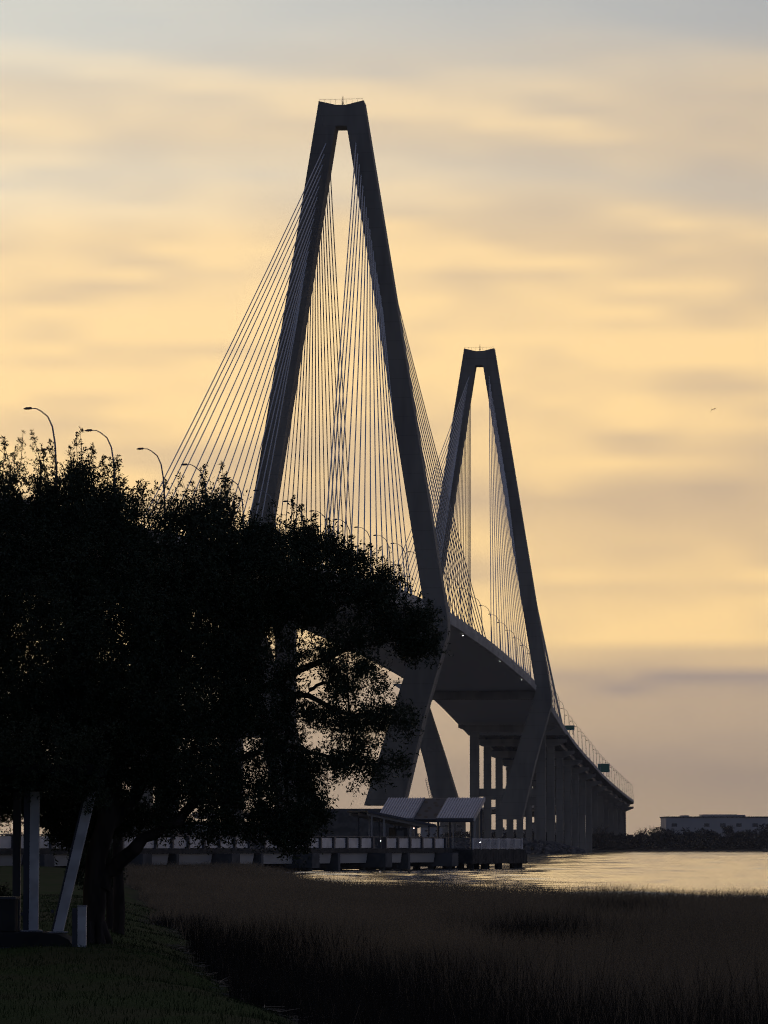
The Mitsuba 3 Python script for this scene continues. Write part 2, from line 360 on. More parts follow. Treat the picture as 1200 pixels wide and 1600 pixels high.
inner_at = lambda z: float(np.interp(z, [57.5, 173.0], [19.9, 1.35]))
BACK = (223, 217, 209.5, 201, 186, 172, 158, 144, 129, 114, 100, 86.5, 72, 58, 43.5, 29.5)      # the four outermost stays stand close together
for s0, d0 in ((0.0, -1), (SPAN, 1)):
    t = tower(s0)
    for side in (-1, 1):                       # away from the main span / into it
        into = side != d0
        for wing in (-1, 1):
            for i in range(16):
                za = 168.9 - 2.58 * i
                reach = (18.5 + 14.3 * (15 - i)) if into else BACK[i]
                sd = s0 + side * reach
                a = bp(s0 + side * (leg_depth(za) - .3), wing * (inner_at(za) + 1.55), za)
                b = bp(sd, wing * (HW - .65), bdz(sd) + .3)
                L = np.linalg.norm(a - b); u = (a - b) / L
                pts = [b + (a - b) * k - np.array([0, 0, L * .006 * 4 * k * (1 - k)]) for k in np.linspace(0, 1, 7)]
                c = obj('stay_cable', MB().tube(pts, .125, 6), 'cable_sheath', bridge, smooth=60)
                obj('anchor_pipe', MB().tube([b - u * .8, b + u * 2.2, b + u * 2.25, b + u * 3.1, b + u * 3.4], [.30, .30, .22, .22, .14], 8), 'cable_sheath', c, smooth=40)

# approach bents
def bent(s, first=False, strut=False):
    k = key_for('pier_bent', bridge)
    zt = bdz(s) - 3.05
    mb = MB()
    def f3(p, kk): return bp(s + (-1.35, 1.35)[kk], p[0], p[1])
    mb.extrude([(-19.4, zt - 1.1), (-15, zt - 2.9), (15, zt - 2.9), (19.4, zt - 1.1), (19.4, zt), (-19.4, zt)], f3)
    obj('cap', mb, 'concrete', k)
    for w in (-13, 13):
        h = 1.75 if first else 1.5
        mb = MB(); v = [bp(s + a * h, w + c * h, z) for z in (-1.5, zt - 2.88) for a, c in ((-1, -1), (1, -1), (1, 1), (-1, 1))]
        obj('column', mb.hexa(np.array(v)), 'concrete', k)
    if strut:
        zs = min(23.5, zt * .5)
        mb = MB(); v = [bp(s + a, w, z) for z in (zs - 1.6, zs + 1.6) for a, w in ((-1, -11.6), (1, -11.6), (1, 11.6), (-1, 11.6))]
        obj('strut', mb.hexa(np.array(v)), 'concrete', k)
for i in range(19):
    bent(644 + 76.5 * i, i == 0, i < 3)
for i in range(9):
    bent(-228 - 74 * i, i == 0, i < 2)

# little deck lamps below the main-span edge
def glow(name, p, r, power, rgb, parent):
    m = trimesh.creation.icosphere(1, r); m.apply_translation(p)
    obj(name, (m.vertices, m.faces), 'sign_white', parent, emitter={'type': 'area', 'radiance': {'type': 'rgb', 'value': [power * c for c in rgb]}})
for s in (128, 285, 402):
    glow('deck_light', bp(s, HW - .2, bdz(s) - 2.75), .13, 3.0, (1, .96, .9), bridge)

# street lamps on the right-hand parapet
def lamp_mesh():
    pole = MB().tube([(0, 0, -.3), (-.12, 0, 4), (-.32, 0, 7.5), (-.62, 0, 9.3), (-1.15, 0, 10.45), (-1.95, 0, 11.1), (-2.5, 0, 11.38), (-3.05, 0, 11.4)], [.13, .12, .1, .09, .075, .065, .055, .05], 8)
    head = MB().tube([(-2.95, 0, 11.4), (-3.1, 0, 11.42), (-3.6, 0, 11.39), (-3.9, 0, 11.36)], [.05, .14, .15, .05], 8)
    return ply(pole.mesh(), 'galvanised', smooth=50), ply(head.mesh(), 'steel_dark', smooth=50)
LP, LH = lamp_mesh()
NEAR = {-506: 'curved street lamp farthest left of the picture, standing tall above the tree top', -464: 'second curved street lamp from the left above the tree top',
        -422: 'third curved street lamp from the left, just left of the outermost bridge cable'}
ORD = 'first second third fourth fifth sixth seventh eighth ninth tenth eleventh twelfth thirteenth fourteenth fifteenth sixteenth seventeenth eighteenth nineteenth twentieth twenty-first twenty-second twenty-third twenty-fourth twenty-fifth twenty-sixth twenty-seventh twenty-eighth twenty-ninth thirtieth'.split()
seen = dict(side=0, main=0, far=0)
for s in list(np.arange(-506, 1650, 42)):
    if min(abs(s - 7), abs(s - SPAN)) < 9: continue
    p = bp(s, HW - .3, bdz(s) + .8)
    if s in NEAR: lab, grp = NEAR[s], None
    else:
        part = 'side' if s < 0 else 'main' if s < SPAN else 'far'
        n = ORD[seen[part]]; seen[part] += 1
        lab, grp = {'side': (f'curved street lamp, {n} one right of the outermost cable on the near side span', 'street lamps on the near side span'),
                    'main': (f'curved street lamp on the main span, {n} one beyond the near tower', 'street lamps on the main span'),
                    'far': (f'curved street lamp on the far approach, {n} one down from the far tower', 'street lamps on the far approach')}[part]
    k = thing('street_lamp', lab, 'street lamp', grp)
    th = axis(s)[1]
    M = T().translate(list(p)).rotate([0, 0, 1], -math.degrees(th))
    obj('pole', LP, None, k, to_world=M); obj('head', LH, None, k, to_world=M)

# green road signs on the far approach
def road_sign(s, w, width, height, zb, lab, face='sign_green'):
    k = thing('road_sign', lab, 'road sign')
    z0 = bdz(s) + zb
    obj('panel', MB().hexa(np.array([bp(s + a, w + c, z) for z in (z0, z0 + height) for a, c in ((-.12, -width / 2), (.12, -width / 2), (.12, width / 2), (-.12, width / 2))])), face, k)
    mb = MB()
    for zz in (z0 + .08, z0 + height - .08):
        mb.bar(bp(s - .125, w - width / 2 + .08, zz), bp(s - .125, w + width / 2 - .08, zz), .03, .12)
    for ww in (w - width / 2 + .08, w + width / 2 - .08):
        mb.bar(bp(s - .125, ww, z0 + .14), bp(s - .125, ww, z0 + height - .14), .03, .12, up=(1, 0, 0))
    obj('border', mb, 'sign_white', k)
    for ww in (w - width * .35, w + width * .35):
        obj('post', MB().tube([bp(s + .3, ww, bdz(s) - .3), bp(s + .3, ww, z0 + height)], .14, 6), 'galvanised', k)
    return k
road_sign(1125, HW + .2, 6.0, 4.4, 2.2, 'green road sign standing at the parapet of the far approach')
road_sign(733, HW + .4, 4.6, 2.0, 1.6, 'small dark green sign box near the top of the far approach')
road_sign(-541.5, HW - 4.6, 8.6, 3.6, 1.3, 'grey sign board cut off by the left edge of the frame just above the tree', 'galvanised')

# ------------------------------------------------------------------ rip-rap round the tower footings
def rocks(centre, rx, ry, n, seed, zc):
    r = np.random.default_rng(seed)
    base = trimesh.creation.icosphere(1, 1.0)
    bv, bf = np.array(base.vertices), np.array(base.faces)
    mb = MB()
    for i in range(n):
        a = r.uniform(0, 2 * np.pi); q = r.uniform(.62, 1.0)
        x, y = centre[0] + rx * q * math.cos(a), centre[1] + ry * q * math.sin(a)
        z = zc * (1 - ((q - .62) / .38)) ** .8 + r.uniform(-.3, .3)
        sc = r.uniform(.6, 1.5, 3) * r.uniform(.6, 1.2)
        v = bv * (1 + .28 * (r.random((len(bv), 1)) - .5)) * sc
        g = r.uniform(0, np.pi); R = np.array([[math.cos(g), -math.sin(g), 0], [math.sin(g), math.cos(g), 0], [0, 0, 1]])
        mb.add(v @ R + [x, y, z], bf)
    return mb
obj('riprap', rocks(B1 + [-1, 0], 38, 26, 900, 3, 3.4), 'rock', label='heap of grey boulders at the waterline around the far tower base', category='rocks', kind='stuff')
obj('riprap', rocks(B0, 34, 24, 500, 4, 3.0), 'rock', label='heap of grey boulders around the near tower base behind the pier', category='rocks', kind='stuff')
for c, sx in ((B1 + [-1, 0], 33), (B0, 29)):
    v, q = grid(np.linspace(-1, 1, 25), np.linspace(-1, 1, 25), lambda X, Y: -1.5 + 4.2 * np.clip(1.15 - np.hypot(X, Y), 0, .55) / .55)
    obj('gravel_island', (v * [sx, sx * .7, 1] + [c[0], c[1], 0], q), 'rock', label='low gravel mound carrying a bridge tower', kind='structure')

# ------------------------------------------------------------------ the fishing pier
PL, PR = np.array([-22.5, 350.0]), np.array([15.2, 450.0])
PLEN = float(np.linalg.norm(PR - PL)); PU = (PR - PL) / PLEN; PN = np.array([PU[1], -PU[0]])
PROT = math.atan2(PU[1], PU[0])
def pp(t, n, z): return np.array([*(PL + PU * t + PN * n), z])
def pbox(mb, t0, t1, n0, n1, z0, z1):
    return mb.hexa(np.array([pp(t, n, z) for z in (z0, z1) for t, n in ((t0, n1), (t1, n1), (t1, n0), (t0, n0))]))
pier = thing('fishing_pier', 'long concrete fishing pier with white railing panels standing in the shallow river', 'pier')
DZ = 2.12
T0 = -60.0
obj('deck', pbox(MB(), T0, PLEN, -9, 0, DZ - .28, DZ), 'concrete_dark', pier)
obj('curb', pbox(MB(), T0, PLEN, .004, .16, DZ - .34, DZ + .10), 'timber_dark', pier)
bays = np.arange(T0 + 3, 84, 9.8)
for i, t in enumerate(bays):
    wide = i % 2 == 0
    tw = 1.9 if wide else .55
    nn = 1.7 if wide else .25
    obj('pile_cap', pbox(MB(), t - tw / 2, t + tw / 2, -8.6, nn, .38 if wide else .10, DZ - .345), 'concrete_dark', pier)
    for n in (-7.4, -4.2, -1.0) + ((1.0,) if wide else ()):
        obj('pile', MB().tube([pp(t, n, -2), pp(t, n, .5)], .33, 10), 'concrete_dark', pier, smooth=50)
    if i + 1 < len(bays):
        t1 = bays[i + 1]
        obj('girder', MB().hexa(np.array([pp(t + a, n, z) for z, sk in ((DZ - 1.32, .0), (DZ - .345, .9)) for a, n in ((1.1, -.15), (8.3 + sk * .5, -.15), (8.3 + sk * .5, -.7), (1.1, -.7))])), 'concrete_light', pier)
        obj('girder', MB().hexa(np.array([pp(t + a, n, z) for z in (DZ - 1.32, DZ - .345) for a, n in ((1.1, -7.9), (8.6, -7.9), (8.6, -8.5), (1.1, -8.5))])), 'concrete_light', pier)
# the broad dark pier head
head = key_for('pier_head', pier)
obj('fascia', pbox(MB(), 84, 101.3, -9.5, 2.2, .62, DZ - .02), 'timber_dark', head)
obj('end_girder', pbox(MB(), 101.6, 105.6, -1.2, -.2, DZ - 1.1, DZ - .345), 'concrete_light', head)
obj('end_cap', pbox(MB(), 105.4, PLEN - .05, -8.8, .6, .55, DZ - .345), 'timber_dark', head)
obj('end_cap', pbox(MB(), 101.32, 105.38, -8.8, -1.3, .55, DZ - .345), 'timber_dark', head)
for t in (86, 90.5, 95, 100):
    for n in (1.3, -3, -8):
        obj('pile', MB().tube([pp(t, n, -2), pp(t, n, .63)], .42, 10), 'timber_dark', head, smooth=50)
for n in (-.2, -4, -8): obj('pile', MB().tube([pp(106.2, n, -2), pp(106.2, n, .56)], .4, 10), 'timber_dark', head, smooth=50)
# planks over the fascia: vertical boards, a little uneven
for k, t in enumerate(np.arange(84.1, 101.0, .82)):
    obj('board', pbox(MB(), t, t + .76, 2.203, 2.26 + .02 * (k % 3), .60 + .03 * ((k * 7) % 4), DZ - .05), 'timber_dark', head)
# railing: square concrete posts with solid white panels between; pickets on the pier head
ti = np.arange(T0, 84.5, 3.55)
for k, t in enumerate(ti):
    obj('railing_post', pbox(MB(), t - .16, t + .16, -.34, .10, DZ + .103, DZ + 1.22), 'steel_dark', pier)
    if k + 1 < len(ti) and k % 9 != 7:
        obj('railing_panel', pbox(MB(), t + .36, t + 3.25, -.16, -.09, DZ + .16, DZ + 1.12), 'panel_white', pier)
obj('handrail', pbox(MB(), T0, 84.3, -.30, .06, DZ + 1.223, DZ + 1.29), 'steel_dark', pier)
def pickets(t0, t1, n):
    k = key_for('picket_fence', pier)
    mb = MB()
    for t in np.arange(t0 + .1, t1, .14): mb.tube([pp(t, n, DZ + .12), pp(t, n, DZ + 1.1)], .018, 4)
    obj('pickets', mb, 'panel_white', k)
    for t in np.arange(t0, t1 + .1, (t1 - t0) / 3): obj('post', pbox(MB(), t - .06, t + .06, n - .06, n + .06, DZ + .004, DZ + 1.2), 'panel_white', k)
    for z in (DZ + .12, DZ + 1.1): obj('rail', MB().bar(pp(t0 + .07, n, z), pp(t1 - .07, n, z), .05, .06), 'panel_white', k)
pickets(84.8, 93, 2.0); pickets(93.3, 101.0, 2.0)
obj('deck_extension', pbox(MB(), 84, 101.3, .17, 2.2, DZ - .016, DZ + .004), 'concrete_dark', pier)
for t0, t1 in ((101.5, 103.2), (104.3, 106.4)): obj('railing_panel', pbox(MB(), t0, t1, -.16, -.09, DZ + .16, DZ + 1.15), 'panel_white', pier)
for t in (101.3, 103.8, 106.7): obj('railing_post', pbox(MB(), t - .14, t + .14, -.34, .10, DZ + .103, DZ + 1.22), 'steel_dark', pier)

# big pavilion roof: two standing-seam slopes with a dark pierced bay between
phi = math.radians(12.5)
EA, UP = np.array([-math.cos(phi), math.sin(phi)]), np.array([math.sin(phi), math.cos(phi)])
E0 = np.array([9.55, 436.0])
def vp(e, r, z): return np.array([*(E0 + EA * e + UP * r), z])
ZE, ZR, RUN = 5.30, 7.52, 6.0
roofz = lambda r: ZE + (ZR - ZE) * r / RUN
pav = thing('pier_pavilion', 'open pavilion with grey standing-seam roof and dark pierced middle bay on the pier head', 'pavilion')
def roof_piece(e0, e1, r0, r1, lift, th):
    return MB().hexa(np.array([vp(e, r, roofz(r) + dz) for dz in (lift, lift + th) for e, r in ((e0, r0), (e0, r1), (e1, r1), (e1, r0))]))
for e0, e1, lab in ((0.0, 4.1, 'right-hand ribbed metal slope'), (6.65, 10.5, 'left-hand ribbed metal slope')):
    k = obj('roof_slope', roof_piece(e0, e1, 0, RUN, 0, .12), 'roof_metal', pav, label=lab)
    mb = MB()
    for e in np.arange(e0 + .06, e1, .29):
        c = roof_piece(e, e + .10, 0, RUN, .121, .09); mb.add(c.v[0], c.f[0])
    obj('seams', mb, 'seam_metal_lit', k)
    obj('eave_fascia', roof_piece(e0, e1, -.06, -.003, -.22, .36), 'steel_dark', k)
    obj('rake_trim', roof_piece(e0 - .10, e0 - .003, -.06, RUN, -.2, .42), 'roof_metal', k)
k = obj('middle_bay', roof_piece(4.1, 6.65, 0, RUN, -.06, .10), 'roof_dark', pav, label='dark pierced roof bay between the two metal slopes')
obj('ridge_beam', roof_piece(-.05, 10.55, RUN + .003, RUN + .2, -.3, .34), 'steel_dark', pav)
obj('eave_beam', roof_piece(.1, 10.4, .35, .6, -.42, .3), 'steel_dark', pav)
for e, r, w, m in ((-.02, .5, .16, 'concrete_light'), (.42, 1.0, .22, 'steel_dark'), (2.35, .5, .12, 'concrete_light'), (2.9, 1.5, .2, 'steel_dark'), (5.0, .5, .16, 'steel_dark'), (7.0, .5, .16, 'concrete_light'), (9.8, .5, .16, 'concrete_light'),
                   (.3, 5.5, .22, 'steel_dark'), (5.0, 5.5, .2, 'steel_dark'), (9.8, 5.5, .2, 'steel_dark')):
    obj('post', MB().box(vp(e, r, (DZ + roofz(r) - .08) / 2), (w, w, roofz(r) - .08 - DZ), phi), m, pav)
for i, r in enumerate((.8, 2.4, 4.0, 5.4)):
    obj('purlin', roof_piece(.1, 10.4, r, r + .12, -.2, .13), 'steel_dark', pav)
# lean-to shelter with tilted roof in front of it
shed = thing('pier_shelter', 'small open shelter with a tilted dark-edged slab roof left of the pavilion', 'shelter')
q0, q1 = np.array([-1.55, 424.0]), np.array([4.75, 427.0])
ee = (q1 - q0) / np.linalg.norm(q1 - q0); nn_ = np.array([ee[1], -ee[0]]); SL = float(np.linalg.norm(q1 - q0))
def sp_(e, r, z): return np.array([*(q0 + ee * e - nn_ * r), z])
sz = lambda e: 5.95 - 1.30 * e / SL
def slab(e0, e1, r0, r1, z0, z1): return MB().hexa(np.array([sp_(e, r, sz(e) + dz) for dz in (z0, z1) for e, r in ((e0, r0), (e1, r0), (e1, r1), (e0, r1))]))
obj('roof', slab(-.2, SL + .8, 0, 5.0, .0, .14), 'roof_dark', shed)
obj('roof_edge', slab(-.2, SL + .8, -.05, -.003, -.06, .20), 'steel_dark', shed)
for r in (.3, 2.4, 4.6): obj('roof_beam', slab(0, SL, r, r + .22, -.32, -.003), 'concrete_light', shed)
for e, r, m in ((.5, .4, 'concrete_light'), (1.2, 2.5, 'concrete_light'), (1.0, 4.7, 'steel_dark'), (1.9, .4, 'concrete_light'), (2.35, 2.5, 'steel_dark'), (5.6, .4, 'steel_dark'), (5.7, 4.7, 'steel_dark')):
    obj('post', MB().box(sp_(e, r, (DZ + sz(e) - .33) / 2), (.17, .17, sz(e) - .33 - DZ)), m, shed)
k = obj('kiosk', MB().box(sp_(4.15, 1.7, DZ + 1.12), (1.35, 1.6, 2.24), math.atan2(ee[1], ee[0])), 'timber_dark', shed)
obj('shutter', MB().box(sp_(4.0, .86, DZ + 1.55), (.8, .06, .8), math.atan2(ee[1], ee[0])), 'concrete_dark', k)
# lamps that are lit on the pier
for px, p, pw, rgb, lab in ((0, pp(66, -1.2, 2.98), 5, (1, .97, .9), 'small white light glowing behind the railing gap below the shelter'),
                            (1, (9.98, 425.0, 2.86), 7, (1, .98, .92), 'bright white light behind the pickets on the pier head'),
                            (2, (3.08, 421.6, 4.30), 4, (1, .62, .5), 'small reddish light under the low end of the shelter roof')):
    k = thing('pier_lamp', lab, 'lamp')
    glow('bulb', np.asarray(p), .042, pw, rgb, k)
    if px == 2: obj('bracket', MB().bar(np.asarray(p) + [0, .07, .02], np.asarray(p) + [0, 1.2, .3], .04, .04), 'steel_dark', k)
    else: obj('stand', MB().tube([[p[0], p[1], DZ], [p[0], p[1], p[2] - .06]], .035, 6), 'steel_dark', k)

# ------------------------------------------------------------------ birds
def bird_mesh(p, span, flying, rot):
    b = trimesh.creation.icosphere(2, 1.0)
    V = np.array(b.vertices); x = V[:, 0]
    if flying:
        body = V * [.16, .05, .045] * span * np.array([1, 1, 1]); mb = MB().add(body, b.faces)
        for sg in (-1, 1):
            r = [(0, 0, .02), (.0, .13, .02), (-.02, .24, -.14), (-.05, .29, -.36)] if sg > 0 else [(0, 0, .02), (.02, .15, .08), (.0, .30, .10), (-.05, .46, .07)]
            c = [.15, .14, .10, .03]
            for (a, ca), (d_, cd) in zip(zip(r[:-1], c[:-1]), zip(r[1:], c[1:])):
                A, D = np.array(a) * span * [1, sg, 1], np.array(d_) * span * [1, sg, 1]
                v = []
                for P_, cc in ((A, ca), (D, cd)):
                    v += [P_ + [cc * span * .5, 0, .02], P_ + [-cc * span * .5, 0, .015], P_ + [-cc * span * .5, 0, -.015], P_ + [cc * span * .5, 0, -.02]]
                mb.add(v, [[0, 1, 5, 4], [1, 2, 6, 5], [2, 3, 7, 6], [3, 0, 4, 7], [4, 5, 6, 7], [0, 3, 2, 1]])
        mb.add(V * [.05, .035, .035] * span + [.17 * span, 0, .01], b.faces)
    else:
        body = V * [.19, .09, .105]; body[:, 2] += .16 - .25 * np.clip(-body[:, 0], 0, 1); mb = MB().add(body, b.faces)
        mb.add(V * [.062, .05, .055] + [.17, 0, .30], b.faces)
        mb.tube([(.12, 0, .18), (.16, 0, .29)], [.07, .045], 8)
        mb.tube([(.21, 0, .30), (.30, 0, .28)], [.02, .005], 6)
        for y in (-.03, .03): mb.tube([(0, y, 0), (.0, y, .1)], .008, 4)
    m = mb.mesh(); c, s = math.cos(rot), math.sin(rot)
    return (np.array(m.vertices) @ np.array([[c, s, 0], [-s, c, 0], [0, 0, 1]]) + p, m.faces)
obj('bird', bird_mesh(np.array([24.15, 298, 34.4]), .54, True, 1.25), 'feather_dark', smooth=60, label='lone small bird flying in the sky at the far right', category='bird')
for p, lab in ((pp(94.6, 2.0, DZ + 1.13), 'dark bird perched on the picket fence of the pier head'), (pp(77.0, -.12, DZ + 1.29), 'dark bird perched on the pier handrail below the pavilion'), (pp(33.6, -.12, DZ + 1.29), 'dark bird perched on the pier handrail under the tree')):
    obj('bird', bird_mesh(p, .3, False, .4), 'feather_dark', smooth=60, label=lab, category='bird')

# ------------------------------------------------------------------ far bank: trees and buildings
def leaf_cloud(centres, radii, n_each, size, seed, flat=.75):
    """Leaf clumps: many small quads spread through the volume of blobs."""
    r = np.random.default_rng(seed)
    c = np.repeat(np.asarray(centres), n_each, 0); R = np.repeat(np.asarray(radii), n_each, 0)
    d = r.normal(size=c.shape); d /= np.linalg.norm(d, axis=1, keepdims=True)
    p = c + d * R * r.random((len(c), 1)) ** .45
    a = r.normal(size=p.shape); a /= np.linalg.norm(a, axis=1, keepdims=True)
    b = np.cross(a, r.normal(size=p.shape)); b /= np.linalg.norm(b, axis=1, keepdims=True)
    s = size * r.uniform(.5, 1.2, (len(p), 1))
    v = np.stack([p - a * s, p + b * s * flat, p + a * s, p - b * s * flat], 1).reshape(-1, 3)
    return v, np.arange(len(p) * 4).reshape(-1, 4)
xs = np.concatenate([np.arange(-420, 60, 5.5), np.arange(60, 460, 2.2)])
xs = xs + rng.uniform(-2, 2, len(xs))
yy = 2092 - .05 * xs + rng.uniform(0, 110, len(xs))
hgt = 9.6 + 4.5 * (meshkit.fbm(np.stack([xs * .022, xs * 0, xs * 0], -1), 4, 6) - .4) + rng.uniform(-1.2, 1.0, len(xs)) + 2.2 * (rng.random(len(xs)) < .06) - 1.2 * (xs < 130) + 1.2 * S(180, 260, xs)
cen, rad = [], []
for x, y, h in zip(xs, yy, hgt):
    for k in range(5):
        cen.append((x + rng.uniform(-4, 4), y + rng.uniform(-4, 4), .6 + h * (.12 + .17 * k) + rng.uniform(-.6, .6))); q_ = rng.uniform(.55, 1.35); rad.append((4.6 * q_, 4.6 * q_, (1.7 + .10 * h) * q_))
obj('far_trees', leaf_cloud(cen, rad, 90, .72, 12), 'leaf_far', label='dark low belt of trees along the far river bank', category='trees', kind='stuff')
# bare winter trees standing up from it
def bare_tree(x, y, h, seed, lab):
    r = np.random.default_rng(seed); k = thing('bare_tree', lab, 'tree', 'bare trees on the far bank')
    obj('trunk', MB().tube([(x, y, .8), (x + .2, y, h * .45)], [.35, .22], 6), 'bark', k)
    mb = MB()
    for i in range(16):
        a, up = r.uniform(0, 6.28), r.uniform(.45, .8)
        p0 = np.array([x + .2, y, h * r.uniform(.3, .48)]); L = h * r.uniform(.35, .58)
        p1 = p0 + L * np.array([math.cos(a) * (1 - up), math.sin(a) * (1 - up), up])
        mb.tube([p0, (p0 + p1) / 2 + [0, 0, .3], p1], [.14, .1, .05], 4)
        for j in range(5):
            q = p0 + (p1 - p0) * r.uniform(.4, 1); mb.tube([q, q + L * .35 * np.array([r.uniform(-.6, .6), r.uniform(-.6, .6), r.uniform(.4, 1)])], [.07, .035], 3)
    obj('branches', mb, 'bark', k)
for i, (n, px, h) in enumerate((('first', 924, 13.5), ('second', 936, 15), ('third', 1000, 14), ('fifth', 1012, 14.5), ('sixth', 1022, 13.5), ('fourth', 1005, 13), ('seventh', 1030, 12.5))):
    bare_tree((px - 600) / 6374 * 2080, 2080 + 3 * i, h, 40 + i, f'thin bare tree above the far bank, {n} one right of the bridge end')

def building(name, lab, x0, x1, y0, depth, h, bumps=(), bay=14.0, floors=2):
    k = thing(name, lab, 'building')
    W = x1 - x0
    obj('wall', MB().box(((x0 + x1) / 2, y0 + depth / 2, h / 2), (W, depth, h)), 'cladding', k)
    obj('roof', MB().box(((x0 + x1) / 2, y0 + depth / 2, h + .45), (W + 1.4, depth + 1.4, .88)), 'concrete_dark', k)
    n = max(2, int(W / bay)); bw = W / n
    for i in range(n):
        obj('pilaster', MB().box((x0 + (i + .02) * bw, y0 - .25, h / 2), (.9, .5, h - .6)), 'cladding', k)
        for f in range(floors):
            if (i * 7 + f * 3) % 5 != 0:
                obj('window', MB().box((x0 + (i + .5) * bw, y0 - .06, h * (f + .62) / (floors + .1)), (bw * .34, .12, h / floors * .22)), 'window_dark', k)
    for x, w, hh in bumps:
        obj('roof_unit', MB().box((x, y0 + depth * .4, h + .9 + hh / 2), (w, depth * .4, hh)), 'cladding', k)
    return k
building('warehouse', 'long pale flat-roofed warehouse rising above the trees at the right edge', 207, 420, 3000, 60, 23.6, ((222, 5, 1.0), (247, 26, 1.6), (262, 8, 1.2), (301, 22, 1.8), (330, 9, 2.2)), 11.5, 2)
for i, (a, b, Y, h, lab) in enumerate(((-62, 16, 2700, 17, 'pale low building far off, seen left of the near tower foot'), (24, 38, 2650, 15, 'pale low building far off, seen under the pavilion roof'), (40, 58, 2900, 20, 'pale taller block far off, seen between the tower legs'), (68, 96, 2750, 13, 'pale low shed far off, seen between the bridge columns'), (100, 122, 2800, 18, 'pale block far off behind the far bridge columns'), (-200, -80, 2750, 18, 'long pale building far off, glimpsed under the tree'))):
    building('far_building', lab, a, b, Y, 40, h, ((a + (b - a) * .4, 4, 1.5),), 8.0, 3)

# ------------------------------------------------------------------ trees
from shapely.geometry import Polygon, Point
import shapely
DENSE = [(-7.79, 8.4), (-6.76, 8.34), (-6.3, 8.36), (-6.1, 8.15), (-5.85, 8.38), (-5.53, 8.08), (-5.3, 8.26), (-5.02, 8.34), (-4.85, 8.44), (-4.61, 8.24), (-4.4, 8.12), (-4.09, 7.98), (-3.79, 7.74), (-3.48, 7.95), (-3.2, 7.9), (-3.07, 8.02), (-2.66, 8.05), (-2.3, 7.74), (-2.05, 7.5), (-1.64, 7.62), (-1.23, 7.5), (-0.82, 7.32), (-0.51, 7.07), (-0.1, 6.91), (0.15, 6.71), (0.31, 6.35), (0.56, 6.09), (0.73, 5.84), (0.69, 5.53), (0.41, 5.48), (0.1, 5.68), (-0.41, 5.84), (-1.02, 5.94), (-1.63, 5.84), (-1.89, 5.68), (-1.99, 4.66), (-2.06, 3.85), (-1.98, 3.24), (-1.88, 2.73), (-2.03, 2.63), (-2.75, 2.68), (-3.25, 2.73), (-3.66, 2.78), (-4.07, 3.14), (-4.58, 3.32), (-5.09, 3.29), (-5.7, 3.24), (-6.71, 3.14), (-7.73, 3.24)]
BAND = [(-1.71, 5.89), (-1.37, 5.89), (-1.36, 3.75), (-1.07, 3.24), (-0.97, 2.78), (-1.22, 2.38), (-1.63, 2.35), (-2.03, 2.63), (-2.06, 3.85), (-1.73, 4.66)]
SPARSE = [(-1.96, 5.74), (-1.22, 5.89), (-0.41, 5.79), (-0.05, 5.38), (0.06, 5.05), (-0.2, 4.77), (0.15, 4.61), (0.41, 4.51), (0.39, 4.21), (0.05, 4.16), (-0.1, 4.0), (0.0, 3.65), (-0.31, 3.29), (-0.61, 3.19), (-1.02, 3.29), (-1.32, 3.14), (-1.63, 3.24), (-1.95, 3.65)]
FRINGE = [(-3.71, 2.83), (-1.83, 2.73), (-1.78, 2.45), (-2.24, 2.51), (-2.74, 2.45), (-3.15, 2.58), (-3.56, 2.51)]
BLOBS = [(-0.71, 4.92, 0.31, 0.2), (0.05, 4.44, 0.33, 0.2), (-0.49, 4.38, 0.45, 0.18), (-0.31, 5.23, 0.24, 0.18), (-1.02, 4.51, 0.31, 0.18), (-1.2, 3.65, 0.26, 0.26), (-0.66, 3.73, 0.43, 0.18), (-0.22, 3.6, 0.22, 0.14), (-0.04, 4.87, 0.14, 0.12), (0.25, 3.73, 0.24, 0.07), (0.53, 5.65, 0.35, 0.27), (-1.02, 5.48, 0.27, 0.14), (0.1, 5.84, 0.41, 0.22), (-0.56, 5.68, 0.41, 0.14), (-0.41, 4.05, 0.27, 0.12), (-1.47, 2.63, 0.41, 0.29), (-0.82, 5.28, 0.2, 0.14), (0.41, 4.36, 0.12, 0.14), (0.63, 6.04, 0.22, 0.14), (-1.02, 2.94, 0.14, 0.24)]
SPRIGS = [(-5.81, 9.05), (-6.12, 8.88), (-5.92, 8.79), (-5.36, 8.88), (-5.45, 8.81), (-4.89, 9.1), (-5.02, 8.76), (-4.76, 8.78), (-4.63, 8.73), (-4.48, 8.66), (-4.27, 8.63), (-3.91, 8.3), (-3.81, 8.23), (-3.67, 8.25), (-3.28, 8.35), (-3.07, 8.27), (-2.84, 8.48), (-2.58, 8.47), (-2.49, 8.27), (-2.1, 7.73), (-1.79, 7.94), (-1.46, 7.99), (-1.33, 7.84), (-1.13, 7.7), (-0.87, 7.61), (-0.53, 7.34), (-0.2, 7.22), (0.0, 7.04), (0.26, 6.91), (0.41, 6.58), (0.56, 6.4), (-6.35, 8.97), (-6.61, 8.86)]
TY = 65.0

def sample_in(poly, n, r):
    P = Polygon(poly).buffer(0); a, b, c, d_ = P.bounds
    out = np.zeros((0, 2))
    while len(out) < n:
        q = np.stack([r.uniform(a, c, n * 2), r.uniform(b, d_, n * 2)], 1)
        out = np.vstack([out, q[shapely.contains_xy(P, q[:, 0], q[:, 1])]])
    q = out[:n]
    return q, shapely.distance(P.boundary, shapely.points(q))

